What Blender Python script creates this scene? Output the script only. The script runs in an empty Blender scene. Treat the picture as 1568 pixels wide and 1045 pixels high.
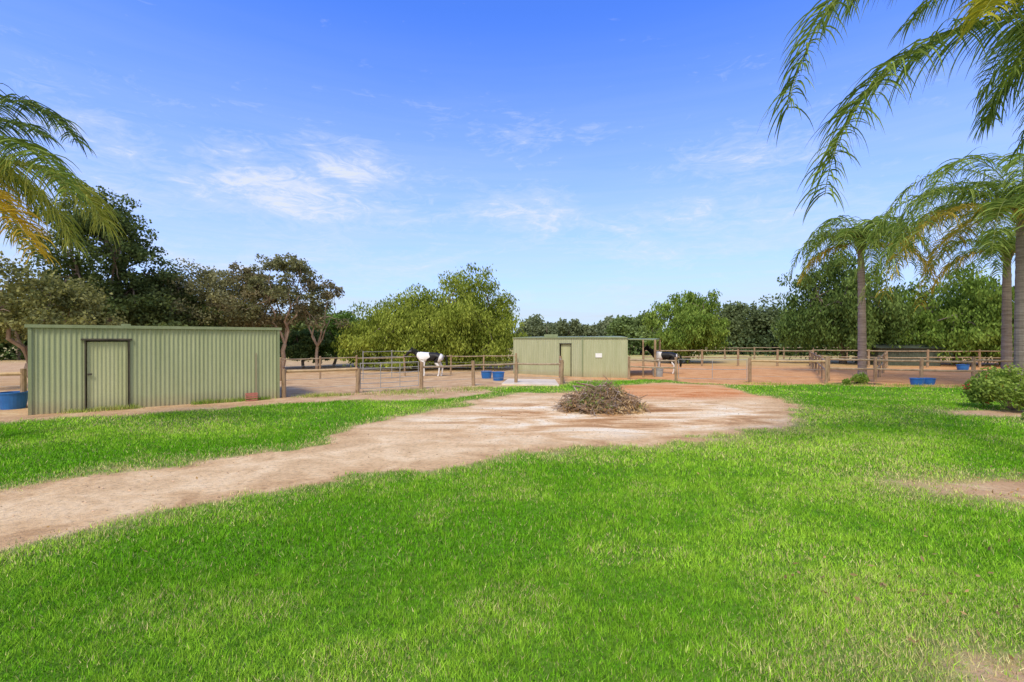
import bpy, math, numpy as np
from mathutils import Vector
R = math.radians
scene = bpy.context.scene
CAM_H = 2.0
def g(u, v):
    d = 1480.0/(v-520.0)
    return ((u-784.0)/740.0*d, d)
def at(u, d):
    return ((u-784.0)/740.0*d, d)

# ------------------------------------------------------------ noise / sdf
def vnoise(x, y, s, seed=0):
    rng = np.random.RandomState(seed+11)
    T = rng.rand(128, 128)
    x = np.asarray(x)/s; y = np.asarray(y)/s
    xi = np.floor(x).astype(int); yi = np.floor(y).astype(int)
    fx = x-xi; fy = y-yi
    fx = fx*fx*(3-2*fx); fy = fy*fy*(3-2*fy)
    a = T[xi % 128, yi % 128]; b = T[(xi+1) % 128, yi % 128]
    c = T[xi % 128, (yi+1) % 128]; d = T[(xi+1) % 128, (yi+1) % 128]
    return (a*(1-fx)+b*fx)*(1-fy)+(c*(1-fx)+d*fx)*fy
def sdf(px, py, poly):
    """positive inside"""
    n = len(poly); best = np.full(px.shape, 1e12); inside = np.zeros(px.shape, bool)
    for i in range(n):
        ax, ay = poly[i]; bx, by = poly[(i+1) % n]
        ex, ey = bx-ax, by-ay
        wx, wy = px-ax, py-ay
        t = np.clip((wx*ex+wy*ey)/(ex*ex+ey*ey+1e-12), 0, 1)
        dx = wx-ex*t; dy = wy-ey*t
        best = np.minimum(best, dx*dx+dy*dy)
        cond = (ay > py) != (by > py)
        with np.errstate(divide='ignore', invalid='ignore'):
            xx = ax+(py-ay)*ex/(ey if abs(ey) > 1e-9 else 1e-9)
        inside ^= cond & (px < xx)
    d = np.sqrt(best)
    return np.where(inside, d, -d)

lawn_poly = [(-60, 6), (-22, 9.8)]+[g(*p) for p in [(0, 646), (45, 641), (200, 633), (427, 617), (560, 613), (690, 611), (745, 600), (735, 594), (790, 592), (850, 590), (868, 583), (1000, 581), (1060, 586), (1120, 590), (1250, 589), (1330, 592), (1500, 593), (1568, 597)]]+[(45, 19), (60, -10), (-60, -10)]
path_poly = [(-30, 5.2), (-12, 5.6)]+[g(*p) for p in [(0, 755), (150, 728), (300, 705), (430, 690), (480, 678), (540, 655), (620, 636), (720, 620), (770, 604), (850, 601), (900, 600), (960, 590), (1020, 586), (1090, 590), (1140, 600), (1200, 611), (1218, 622), (1200, 655), (1130, 668), (1050, 670), (980, 676), (880, 688), (800, 691), (700, 708), (600, 718), (500, 744), (400, 757), (300, 768), (200, 793), (130, 812), (60, 822), (0, 837)]]+[(-8, 3.6), (-30, 3.2)]
def fields(x, y):
    x = np.asarray(x, float); y = np.asarray(y, float)
    wob = (vnoise(x, y, 1.3, 3)-.5)*.75+(vnoise(x, y, .4, 4)-.5)*.45+(vnoise(x, y, .17, 6)-.5)*.22
    lo = sdf(x, y, lawn_poly)+wob
    pa = sdf(x, y, path_poly)+wob*.9
    lawn = np.minimum(lo, -pa)
    for (ex, ey, rx, ry) in [(7.0, 6.45, 1.2, .55), (3.2, 2.85, .50, .25), (13.6, 13.1, 1.3, .5), (13.4, 11.6, .6, .3)]:
        e = (np.sqrt(((x-ex)/rx)**2+((y-ey)/ry)**2)-1)*min(rx, ry)
        lawn = np.minimum(lawn, e+wob*.5)
    return lawn, pa

# ------------------------------------------------------------ materials
def newmat(name):
    m = bpy.data.materials.new(name); m.use_nodes = True
    nt = m.node_tree; nt.nodes.clear()
    return m, nt
def N(nt, t, **kw):
    n = nt.nodes.new(t)
    for k, v in kw.items():
        if k in n.inputs.keys(): n.inputs[k].default_value = v
        else: setattr(n, k, v)
    return n
def ramp(nt, src, stops):
    r = nt.nodes.new('ShaderNodeValToRGB')
    e = r.color_ramp.elements
    while len(e) < len(stops): e.new(.5)
    for i, (p, c) in enumerate(stops):
        e[i].position = p
        e[i].color = (c, c, c, 1) if not hasattr(c, '__len__') else (*c[:3], 1)
    nt.links.new(src, r.inputs[0]); return r.outputs[0]
def noise(nt, vec, scale, detail=4, rough=.6, dist=0):
    n = N(nt, 'ShaderNodeTexNoise', Scale=scale, Detail=detail, Roughness=rough, Distortion=dist)
    nt.links.new(vec, n.inputs['Vector']); return n.outputs[0]
def mix(nt, f, a, b, mode='MIX'):
    m = nt.nodes.new('ShaderNodeMix'); m.data_type = 'RGBA'; m.blend_type = mode
    for s, v in ((m.inputs[0], f), (m.inputs[6], a), (m.inputs[7], b)):
        if hasattr(v, 'is_linked') or isinstance(v, bpy.types.NodeSocket): nt.links.new(v, s)
        elif hasattr(v, '__len__'): s.default_value = (*v[:3], 1)
        else: s.default_value = v
    return m.outputs[2]
def math_(nt, op, a, b=0.0, clamp=False):
    m = nt.nodes.new('ShaderNodeMath'); m.operation = op; m.use_clamp = clamp
    for s, v in ((m.inputs[0], a), (m.inputs[1], b)):
        if isinstance(v, bpy.types.NodeSocket): nt.links.new(v, s)
        else: s.default_value = v
    return m.outputs[0]
def finish(nt, col, rough=.8, bump=None, bs=.3, bd=.02, spec=.3, metal=0):
    p = N(nt, 'ShaderNodeBsdfPrincipled')
    p.inputs['Roughness'].default_value = rough
    p.inputs['Specular IOR Level'].default_value = spec
    p.inputs['Metallic'].default_value = metal
    if isinstance(col, bpy.types.NodeSocket): nt.links.new(col, p.inputs['Base Color'])
    else: p.inputs['Base Color'].default_value = (*col, 1)
    if bump is not None:
        b = N(nt, 'ShaderNodeBump', Strength=bs, Distance=bd)
        nt.links.new(bump, b.inputs['Height']); nt.links.new(b.outputs[0], p.inputs['Normal'])
    o = N(nt, 'ShaderNodeOutputMaterial'); nt.links.new(p.outputs[0], o.inputs[0])
def simple(name, c1, c2, scale=6, rough=.8, spec=.3, stretch=(1, 1, 1), bs=.3, metal=0):
    m, nt = newmat(name)
    tc = N(nt, 'ShaderNodeTexCoord'); mp = N(nt, 'ShaderNodeMapping'); mp.inputs['Scale'].default_value = stretch
    nt.links.new(tc.outputs['Object'], mp.inputs[0])
    n = noise(nt, mp.outputs[0], scale, 5, .65)
    c = ramp(nt, n, [(.3, c1), (.7, c2)])
    finish(nt, c, rough, n, bs, .01, spec, metal); return m
def foliage(name, trans=.35):
    m, nt = newmat(name)
    a = N(nt, 'ShaderNodeAttribute', attribute_name='tint')
    d = N(nt, 'ShaderNodeBsdfDiffuse')
    nt.links.new(a.outputs['Color'], d.inputs[0])
    o = N(nt, 'ShaderNodeOutputMaterial')
    if trans <= 0:
        nt.links.new(d.outputs[0], o.inputs[0]); return m
    t = N(nt, 'ShaderNodeBsdfTranslucent')
    tc = mix(nt, 1.0, a.outputs['Color'], (1.25, 1.2, .6), 'MULTIPLY')
    nt.links.new(tc, t.inputs[0])
    s = N(nt, 'ShaderNodeMixShader'); s.inputs[0].default_value = trans
    nt.links.new(d.outputs[0], s.inputs[1]); nt.links.new(t.outputs[0], s.inputs[2])
    nt.links.new(s.outputs[0], o.inputs[0]); return m

M_leaf = foliage('leaf', .35)
M_grass = foliage('grass_blade', 0)
M_bark = simple('bark_grey', (.12, .09, .07), (.28, .23, .18), 5, .95, .1, (1, 1, .25), .6)
M_gumbark = simple('bark_gum', (.24, .15, .10), (.46, .37, .29), 4, .9, .1, (1, 1, .3), .4)
M_palmbark = simple('bark_palm', (.17, .13, .10), (.36, .30, .25), 3, .95, .1, (.6, .6, 5), .8)
M_wood = simple('fence_timber', (.20, .13, .07), (.42, .30, .19), 7, .9, .15, (1, 1, .5), .4)
M_pine = simple('fence_rail_pine', (.38, .25, .12), (.60, .44, .25), 5, .85, .15, (1, 1, 1), .3)
M_oldrail = simple('fence_rail_old', (.22, .16, .10), (.45, .35, .23), 5, .9, .15, (1, 1, 1), .3)
M_pipe = simple('galv_pipe', (.25, .24, .22), (.4, .38, .36), 6, .6, .3)
M_blue = simple('blue_plastic', (.01, .10, .32), (.02, .16, .48), 4, .45, .5)
M_greyp = simple('grey_drum', (.25, .27, .28), (.4, .42, .42), 4, .5, .5)
M_red = simple('faded_red_plastic', (.42, .13, .10), (.52, .20, .15), 4, .5, .4)
M_white = simple('white_paint', (.7, .7, .68), (.82, .82, .8), 4, .5, .3)
M_conc = simple('concrete', (.58, .48, .34), (.75, .64, .49), 3, .9, .2)
M_dark = simple('dark_gap', (.015, .017, .012), (.03, .03, .025), 4, .8, .2)
M_frame = simple('weathered_frame', (.05, .045, .03), (.12, .10, .07), 4, .8, .2)
M_twig = simple('dry_twig', (.15, .095, .06), (.40, .28, .18), 9, .95, .1)
M_twig2 = simple('grey_branch', (.18, .14, .11), (.42, .35, .28), 6, .95, .1)
M_dirtcore = simple('litter', (.07, .04, .025), (.18, .11, .07), 12, 1, .1)

def steel(name, c1, c2):
    m, nt = newmat(name)
    tc = N(nt, 'ShaderNodeTexCoord'); mp = N(nt, 'ShaderNodeMapping'); mp.inputs['Scale'].default_value = (2.2, 2.2, .25)
    nt.links.new(tc.outputs['Object'], mp.inputs[0])
    n = noise(nt, mp.outputs[0], 2.0, 6, .7)
    n2 = noise(nt, tc.outputs['Object'], 1.3, 5, .6)
    n3 = noise(nt, tc.outputs['Object'], 30, 4, .7)
    c = ramp(nt, n, [(.3, c1), (.72, c2)])
    c = mix(nt, 1.0, c, ramp(nt, n3, [(.3, .9), (.6, 1.03)]), 'MULTIPLY')
    sep = N(nt, 'ShaderNodeSeparateXYZ'); nt.links.new(tc.outputs['Object'], sep.inputs[0])
    low = math_(nt, 'SUBTRACT', 1.0, math_(nt, 'DIVIDE', sep.outputs[2], .4), True)
    dirt = math_(nt, 'MULTIPLY', low, n2, True)
    c = mix(nt, dirt, c, (.28, .20, .12))
    finish(nt, c, .6, None, spec=.25); return m
M_steel = steel('green_corrugated_steel', (.31, .345, .18), (.41, .44, .25))
M_door = steel('green_door_steel', (.38, .40, .20), (.48, .49, .28))
M_trim = steel('green_trim', (.22, .26, .13), (.29, .33, .18))
M_steel2 = steel('pale_green_steel', (.35, .37, .21), (.45, .46, .29))

# ------------------------------------------------------------ mesh builder
class B:
    def __init__(s): s.v = []; s.f = []; s.m = []; s.c = []; s.n = 0
    def add(s, v, f, mat=0, col=(1, 1, 1)):
        v = np.asarray(v, float).reshape(-1, 3); f = np.asarray(f, int)
        s.v.append(v); s.f.append(f+s.n); s.m.append(np.full(len(f), mat, int))
        c = np.asarray(col, float)
        if c.ndim == 1: c = np.tile(c, (len(v), 1))
        s.c.append(c); s.n += len(v)
    def obj(s, name, mats, smooth=False, parent=None, loc=None):
        me = bpy.data.meshes.new(name)
        V = np.concatenate(s.v)
        if loc is not None: V = V-np.array(loc)
        sizes = np.concatenate([np.full(len(f), f.shape[1]) for f in s.f])
        idx = np.concatenate([f.ravel() for f in s.f])
        me.vertices.add(len(V)); me.vertices.foreach_set('co', V.astype('f').ravel())
        me.loops.add(len(idx)); me.loops.foreach_set('vertex_index', idx.astype('i'))
        me.polygons.add(len(sizes))
        st = np.concatenate([[0], np.cumsum(sizes)[:-1]])
        me.polygons.foreach_set('loop_start', st.astype('i'))
        me.polygons.foreach_set('loop_total', sizes.astype('i'))
        me.polygons.foreach_set('material_index', np.concatenate(s.m).astype('i'))
        me.polygons.foreach_set('use_smooth', np.full(len(sizes), smooth))
        ca = me.color_attributes.new('tint', 'FLOAT_COLOR', 'POINT')
        C = np.concatenate(s.c); C = np.hstack([C, np.ones((len(C), 1))])
        ca.data.foreach_set('color', C.astype('f').ravel())
        for m in mats: me.materials.append(m)
        me.update(calc_edges=True); me.validate()
        o = bpy.data.objects.new(name, me); scene.collection.objects.link(o)
        if loc is not None: o.location = loc
        if parent: o.parent = parent
        return o
def unit(v):
    v = np.asarray(v, float); return v/(np.linalg.norm(v, axis=-1, keepdims=True)+1e-9)
def tube(b, pts, rad, mat=0, seg=8, cap=True, col=(1, 1, 1)):
    pts = np.asarray(pts, float); n = len(pts); rad = np.broadcast_to(rad, (n,))
    vs = []
    ang = np.arange(seg)/seg*2*math.pi
    for i in range(n):
        t = unit(pts[min(i+1, n-1)]-pts[max(i-1, 0)])
        up = np.array([0, 0, 1.]) if abs(t[2]) < .9 else np.array([1., 0, 0])
        a = unit(np.cross(t, up)); c = np.cross(t, a)
        vs.append(pts[i]+rad[i]*(np.cos(ang)[:, None]*a+np.sin(ang)[:, None]*c))
    fs = []
    for i in range(n-1):
        for k in range(seg):
            fs.append([i*seg+k, i*seg+(k+1) % seg, (i+1)*seg+(k+1) % seg, (i+1)*seg+k])
    b.add(np.concatenate(vs), fs, mat, col)
    if cap:
        b.add(vs[-1], [list(range(seg))], mat, col); b.add(vs[0], [list(range(seg))[::-1]], mat, col)
def box(b, c, s, rot=0, mat=0):
    c = np.array(c, float); h = np.array(s)/2
    v = np.array([[x, y, z] for z in (-1, 1) for x, y in ((-1, -1), (1, -1), (1, 1), (-1, 1))])*h
    cr, sr = math.cos(rot), math.sin(rot)
    v = np.stack([v[:, 0]*cr-v[:, 1]*sr, v[:, 0]*sr+v[:, 1]*cr, v[:, 2]], 1)+c
    b.add(v, [[0, 3, 2, 1], [4, 5, 6, 7], [0, 1, 5, 4], [1, 2, 6, 5], [2, 3, 7, 6], [3, 0, 4, 7]], mat)
def wallbox(b, A, Bp, z0, z1, th, off=0, mat=0):
    A = np.array(A, float); Bp = np.array(Bp, float); d = Bp-A; L = np.linalg.norm(d); d /= L
    n = np.array([d[1], -d[0]])
    c = (A+Bp)/2+n*off
    box(b, (c[0], c[1], (z0+z1)/2), (L, th, z1-z0), math.atan2(d[1], d[0]), mat)
def corr(b, A, Bp, z0, z1, pitch=.11, amp=.009, off=0, mat=0, z1b=None):
    A = np.array(A, float); Bp = np.array(Bp, float); d = Bp-A; L = np.linalg.norm(d); d /= L
    n = np.array([d[1], -d[0]])
    k = max(4, int(L/pitch*8)); t = np.linspace(0, L, k+1)
    w = np.sin(t/pitch*2*math.pi); w = np.clip(w*1.6, -1, 1)*amp
    xy = A+d*t[:, None]+n*(w+off)[:, None]
    zt = z1+(0 if z1b is None else (z1b-z1))*t/L
    v = np.concatenate([np.c_[xy, np.full(k+1, z0)], np.c_[xy, zt]])
    i = np.arange(k)
    b.add(v, np.stack([i, i+1, i+k+2, i+k+1], 1), mat)

# ------------------------------------------------------------ ground
def axis(lo, hi, step, far):
    core = list(np.arange(lo, hi+step/2, step)); s = step; x = hi; up = []
    while x < far: s *= 1.35; x += s; up.append(x)
    s = step; x = lo; dn = []
    while x > -far: s *= 1.35; x -= s; dn.append(x)
    return np.array(dn[::-1]+core+up)
xs = axis(-20, 24, .14, 2500); ys = axis(0, 30, .12, 2500)
X, Y = np.meshgrid(xs, ys)
nx, ny = len(xs), len(ys)
fx, fy = X.ravel(), Y.ravel()
lawn, pa = fields(fx, fy)
b = B()
i = np.arange(nx-1)[None, :]+np.arange(ny-1)[:, None]*nx; i = i.ravel()
red = np.clip((fx-1.5)/5, 0, 1)*np.clip((fy-13)/6, 0, 1)*np.clip((75-fy)/40, 0, 1)
red2 = np.clip(1-np.hypot((fx-6.0)/5.0, (fy-19.0)/3.6), 0, 1)*2.2
far = np.clip((fy-30-vnoise(fx, fy, 9, 5)*14)/14, 0, 1)
pale = np.clip(1.35-np.hypot((fx-2.8)/6.5, (fy-13.0)/4.0), 0, 1)
b.add(np.stack([fx, fy, fx*0], 1), np.stack([i, i+1, i+nx+1, i+nx], 1), 0)
m, nt = newmat('ground_surface')
ground = b.obj('ground', [m])
def fattr(o, nm, arr):
    a = o.data.attributes.new(nm, 'FLOAT', 'POINT'); a.data.foreach_set('value', arr.astype('f'))
for nm_, arr_ in (('lawn', np.clip(lawn, -5, 5)), ('path', np.clip(pa, -5, 5)), ('red', red), ('far', far), ('red2', np.clip(red2, 0, 1)), ('pale', pale)): fattr(ground, nm_, arr_)
tc = N(nt, 'ShaderNodeTexCoord'); P = tc.outputs['Object']
A_ = lambda n: N(nt, 'ShaderNodeAttribute', attribute_name=n).outputs['Fac']
n_f = noise(nt, P, 14, 6, .7); n_m = noise(nt, P, 1.4, 7, .68, .6); n_l = noise(nt, P, .35, 5, .6, .3); n_x = noise(nt, P, 60, 3, .7)
mpx = N(nt, 'ShaderNodeMapping'); mpx.inputs['Scale'].default_value = (.42, 1.1, 1); nt.links.new(P, mpx.inputs[0])
n_s = noise(nt, mpx.outputs[0], 1.0, 8, .66, .8)
tan = ramp(nt, n_m, [(.3, (.42, .25, .12)), (.5, (.58, .37, .19)), (.7, (.66, .50, .28))])
redc = ramp(nt, n_m, [(.3, (.56, .24, .08)), (.7, (.74, .42, .19))])
base = mix(nt, A_('red'), tan, redc)
farc = ramp(nt, n_l, [(.3, (.30, .30, .09)), (.5, (.54, .45, .17)), (.7, (.54, .41, .20))])
base = mix(nt, A_('far'), base, farc)
pc = ramp(nt, n_s, [(.34, (.34, .165, .06)), (.43, (.56, .31, .13)), (.49, (.74, .49, .25)), (.55, (.85, .65, .39)), (.63, (.94, .83, .60))])
pe = ramp(nt, n_m, [(.34, (.40, .22, .09)), (.5, (.62, .39, .18)), (.66, (.76, .54, .28))])
lw = ramp(nt, n_m, [(.3, (.54, .35, .17)), (.5, (.73, .51, .27)), (.68, (.86, .65, .38))])
pc = mix(nt, A_('pale'), lw, pc)
rim = math_(nt, 'SUBTRACT', 1.0, math_(nt, 'MULTIPLY', A_('path'), 1.2), True)
pc = mix(nt, math_(nt, 'MULTIPLY', rim, .8), pc, pe)
pc = mix(nt, A_('red2'), pc, ramp(nt, n_s, [(.35, (.56, .19, .05)), (.6, (.74, .39, .17))]))
pm = math_(nt, 'ADD', math_(nt, 'MULTIPLY', A_('path'), 2.5), math_(nt, 'SUBTRACT', math_(nt, 'MULTIPLY', n_f, 2.0), .6), True)
base = mix(nt, pm, base, pc)
sp = ramp(nt, n_f, [(.30, .60), (.48, .98), (.75, 1.10)])
base = mix(nt, 1.0, base, sp, 'MULTIPLY')
gr = ramp(nt, n_f, [(.3, (.05, .11, .010)), (.5, (.11, .23, .018)), (.72, (.24, .34, .05))])
grl = ramp(nt, n_m, [(.3, .75), (.7, 1.2)])
gr = mix(nt, 1.0, gr, grl, 'MULTIPLY')
edge = math_(nt, 'ADD', math_(nt, 'MULTIPLY', A_('lawn'), -1.6), math_(nt, 'ADD', n_m, .3), True)
gr = mix(nt, math_(nt, 'MULTIPLY', edge, .7), gr, (.42, .36, .14))
lm = math_(nt, 'ADD', math_(nt, 'MULTIPLY', A_('lawn'), 5), math_(nt, 'SUBTRACT', math_(nt, 'MULTIPLY', n_f, 3), 1.3), True)
base = mix(nt, lm, base, gr)
hb = math_(nt, 'ADD', n_f, math_(nt, 'MULTIPLY', n_x, .4))
finish(nt, base, .95, hb, .7, .04, .1)

# ------------------------------------------------------------ lawn blades
rng = np.random.RandomState(5)
b = B()
def blades(x, y, hs, ws, colA, colB, lean=.8, edge=None):
    n = len(x); z = np.full(n, -.003)
    a = rng.rand(n)*2*math.pi; la = rng.rand(n)*2*math.pi; ln = rng.rand(n)*lean
    cl = vnoise(x, y, .22, 21); cm = vnoise(x, y, .9, 22); cb = vnoise(x+.6*y, y-.3*x, 2.6, 23); cs = vnoise(x, y, .07, 24)
    h = hs*(.5+rng.rand(n)*.7)*(.40+.55*cl+.65*cs)
    w = ws*(.6+.6*rng.rand(n))
    dx, dy = np.cos(a)*w/2, np.sin(a)*w/2
    p0 = np.stack([x-dx, y-dy, z], 1); p1 = np.stack([x+dx, y+dy, z], 1)
    p2 = np.stack([x+np.cos(la)*h*ln*1.2, y+np.sin(la)*h*ln*1.2, z+h*(1-.4*ln)], 1)
    t = np.clip(.12+.33*rng.rand(n)+.38*(cl-.5)+.5*(cs-.5)+.5*(cm-.5)+.9*(cb-.4), 0, 1)[:, None]
    c = np.array(colA)*(1-t)+np.array(colB)*t
    dry = rng.rand(n) < (.05+.14*(cm > .62)+.14*(cb > .66))
    if edge is not None: dry |= rng.rand(n) < np.clip(.6-edge*.8, 0, .6)
    c[dry] = np.array([.54, .49, .20])*(.7+.5*rng.rand(dry.sum(), 1))
    c = c*(.55+.9*rng.rand(n, 1))
    V = np.stack([p0, p1, p2], 1).reshape(-1, 3)
    b.add(V, np.arange(3*n).reshape(-1, 3), 0, np.repeat(np.clip(c, 0, .9), 3, 0))
GA, GB = (.115, .33, .010), (.40, .64, .055)
for (y0, y1, dens, h, w) in [(2.0, 4.2, 11500, .047, .0062), (4.2, 7, 5200, .052, .0095), (7, 11, 2200, .058, .0135), (11, 17, 780, .060, .020), (17, 27, 230, .062, .033)]:
    hw = 1.12*y1+1.5; n = int(dens*2*hw*(y1-y0))
    x = (rng.rand(n)*2-1)*hw; y = y0+rng.rand(n)*(y1-y0)
    k = np.abs(x) < 1.12*y+1.2; x = x[k]; y = y[k]
    L, _ = fields(x, y)
    pr = np.clip((L+.10)/.5, 0, 1)
    pr = np.where(L > .4, np.maximum(pr, .9), pr)
    k = rng.rand(len(x)) < pr
    blades(x[k], y[k], h, w, GA, GB, .8, L[k])
def weeds(A, Bp, n, h, spread=.15, off=0):
    A = np.array(A); Bp = np.array(Bp); t = rng.rand(n)
    k = vnoise(t*np.linalg.norm(Bp-A), t*0+off, .5, 31) > .42; t = t[k]
    p = A+(Bp-A)*t[:, None]+rng.randn(len(t), 2)*spread
    blades(p[:, 0], p[:, 1], h, .016, (.16, .28, .03), (.52, .52, .14), .6)
SL = np.array(g(45, 636)); SR = np.array(g(427, 610))
nrm = np.array([(SR-SL)[1], -(SR-SL)[0]]); nrm /= np.linalg.norm(nrm)
weeds(SL+nrm*.15, SR+nrm*.15, 3500, .16, .08)
weeds(SR, g(560, 604), 1500, .14, .2)
weeds(g(560, 604), g(740, 596), 3500, .12, .5)
weeds(g(1120, 588), g(1560, 594), 3500, .12, .3)
lawn_o = b.obj('lawn_grass', [M_grass])

# gravel
b = B(); n = 9000
x = rng.uniform(-14, 9, n); y = rng.uniform(3, 20, n); L, pth = fields(x, y); k = pth > .05; x, y = x[k], y[k]
oc = np.array([[1, 0, 0], [0, 1, 0], [-1, 0, 0], [0, -1, 0], [0, 0, .7], [0, 0, -.7]], float)
of = np.array([[0, 1, 4], [1, 2, 4], [2, 3, 4], [3, 0, 4], [1, 0, 5], [2, 1, 5], [3, 2, 5], [0, 3, 5]])
s = .005+.014*rng.rand(len(x))**3
V = oc[None]*s[:, None, None]*(.6+.8*rng.rand(len(x), 6, 1))+np.stack([x, y, s*.3], 1)[:, None]
Fs = (of[None]+6*np.arange(len(x))[:, None, None]).reshape(-1, 3)
c = np.array([.6, .42, .26])*(.45+.9*rng.rand(len(x), 1))
b.add(V.reshape(-1, 3), Fs, 0, np.repeat(c, 6, 0))
mg, nt = newmat('gravel_stone'); a = N(nt, 'ShaderNodeAttribute', attribute_name='tint'); finish(nt, a.outputs['Color'], .9)
b.obj('gravel', [mg])

# ------------------------------------------------------------ trees
def leaves(b, P, size, asp, cols, r, vert=0.0, mat=1):
    n = len(P)
    a = unit(r.randn(n, 3))
    if vert > 0: a = unit(a*(1-vert)+np.array([0, 0, -1.])*vert)
    c = unit(np.cross(a, unit(r.randn(n, 3))))
    l = size*asp*(.6+.8*r.rand(n, 1)); w = size*(.6+.8*r.rand(n, 1))
    p3 = P+a*l*.55-c*w*.6; p1b = P+a*l*.5+c*w*.6
    V = np.stack([P, p1b, P+a*l, p3], 1).reshape(-1, 3)
    b.add(V, np.arange(4*n).reshape(-1, 4), mat, np.repeat(cols, 4, 0))
def limb(b, p, q, r0, r1, r, sag=.12, seg=6, n=5):
    p = np.array(p, float); q = np.array(q, float); L = np.linalg.norm(q-p)
    t = np.linspace(0, 1, n)[:, None]
    w = r.randn(n, 3)*L*.045; w[0] = 0; w[-1] = 0
    pts = p*(1-t)+q*t+w; pts[:, 2] += (np.sin(t[:, 0]*math.pi)*sag*L)
    tube(b, pts, np.linspace(r0, r1, n), 0, seg, False)
    return pts
def tree(name, x, y, H, W, z0, nb, nl, ls, colA, colB, style, seed, tr=.2, bark=None, D=None, rb=(.13, .22)):
    r = np.random.RandomState(seed); b = B(); D = D or W
    pep = style == 'pepper'
    fork = np.array([x+r.randn()*.1, y, max(.8, z0*.7)])
    limb(b, (x, y, -.1), fork, tr, tr*.8, r, 0, 8)
    k = np.arange(nb)+.5; ph = k*2.39996+r.rand(nb)*.5
    q = np.sqrt(k/nb)*(.88+.2*r.rand(nb))
    hh = np.sqrt(np.clip(1-q*q, 0, 1))
    lev = np.where(np.arange(nb) % 3 == 0, r.uniform(.25, .6, nb), r.uniform(.8, 1.0, nb))
    if pep: lev = np.where(np.arange(nb) % 2 == 0, r.uniform(.0, .65, nb), lev)
    rad = W*r.uniform(rb[0], rb[1], nb)
    top = z0+(H-z0)*(.28+.72*hh)
    cz = z0+rad*.55+(top-rad*.75-z0-rad*.55)*lev
    rr_ = np.where(lev < .7, .95, 1.0)
    ctr = np.stack([x+np.cos(ph)*q*(W/2-rad*.6)*rr_, y+np.sin(ph)*q*(D/2-rad*.6)*rr_, cz], 1)
    mains = []
    for j in range(5):
        a = j/5*6.28+r.rand(); e = fork+np.array([math.cos(a)*W*.2, math.sin(a)*D*.2, (H-fork[2])*r.uniform(.35, .6)])
        mains.append(limb(b, fork, e, tr*.55, tr*.22, r, .05)[-1])
    mains = np.array(mains)
    for c in ctr:
        m_ = mains[np.argmin(np.linalg.norm(mains-c, axis=1))]
        limb(b, m_, c, tr*.2, tr*.05, r, .1, 4)
    w8 = rad**2; cnt = (nl*w8/w8.sum()).astype(int)
    for c, rr, kk in zip(ctr, rad, cnt):
        ns = 12; sd = unit(r.randn(ns, 3)); sc_ = c+sd*rr*np.array([1, 1, .7])*r.uniform(.5, 1.05, (ns, 1))
        pick = r.randint(0, ns, kk)
        P = sc_[pick]+unit(r.randn(kk, 3))*(rr*.42*r.rand(kk, 1)**.45)*np.array([1, 1, .8 if pep else .7])
        if pep:   # hanging sprays
            P[:, 2] -= rr*.8*r.rand(kk)**2*(r.rand(ns) < .4)[pick]
        tb = r.rand(ns)[pick]
        t = np.clip(.12+.55*tb+.25*r.randn(kk)*.7+.2*r.rand(), 0, 1)[:, None]
        col = (np.array(colA)*(1-t)+np.array(colB)*t)*(.7+.6*r.rand(kk, 1))
        P[:, 2] = np.maximum(P[:, 2], .35+.3*r.rand(kk))
        leaves(b, P, ls, 3.0 if pep else 1.8, col, r, .6 if pep else .25)
    return b.obj(name, [bark or M_bark, M_leaf])

PG1, PG2 = (.12, .175, .022), (.40, .46, .085)
DG1, DG2 = (.055, .085, .03), (.15, .20, .07)
OG1, OG2 = (.12, .125, .06), (.32, .31, .16)
tx, ty = at(672, 33)
tree('pepper_tree', tx-2.2, ty, 6.3, 8.4, .1, 36, 40000, .072, PG1, PG2, 'pepper', 1, .3)
tree('pepper_tree', tx+1.8, ty+.5, 7.5, 8.6, .2, 38, 44000, .072, PG1, PG2, 'pepper', 2, .3)
tx, ty = at(1052, 41)
tree('pepper_tree', tx, ty, 6.8, 7.0, .8, 26, 26000, .09, (.10, .18, .03), (.31, .42, .09), 'pepper', 3, .22)
tx, ty = at(1290, 40)
tree('pepper_tree', tx, ty, 10.4, 9.2, 1.2, 34, 28000, .10, (.06, .105, .03), (.19, .27, .07), 'pepper', 4, .3)
tx, ty = at(1465, 38)
tree('pepper_tree', tx, ty, 8.4, 9.8, 1.0, 34, 30000, .10, (.075, .14, .025), (.25, .36, .07), 'pepper', 5, .3)
tx, ty = at(1650, 36)
tree('pepper_tree', tx, ty, 7.4, 9, .5, 22, 15000, .10, (.075, .14, .025), (.25, .36, .07), 'pepper', 6, .3)
tx, ty = at(150, 25)
tree('sheoak_tree', tx, ty, 10.6, 6.4, 1.5, 40, 30000, .09, DG1, DG2, 'gum', 7, .28)
tx, ty = at(225, 27)
tree('wattle_tree', tx, ty, 6.4, 6.8, .8, 32, 24000, .10, (.07, .10, .035), (.18, .22, .08), 'gum', 8, .25)
tx, ty = at(310, 29)
tree('eucalyptus_tree', tx, ty, 6.9, 6.6, 1.4, 30, 17000, .085, OG1, OG2, 'gum', 9, .2, M_gumbark)
tx, ty = at(380, 30)
tree('eucalyptus_tree', tx, ty, 6.8, 5.2, 1.6, 24, 10500, .085, (.14, .125, .07), (.35, .30, .17), 'gum', 10, .17, M_gumbark)
tx, ty = at(432, 30)
tree('eucalyptus_tree', tx, ty, 8.1, 5.6, 2.4, 26, 10000, .085, (.11, .12, .055), (.30, .30, .15), 'gum', 11, .15, M_gumbark, rb=(.09, .15))
tx, ty = at(485, 31)
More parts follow.
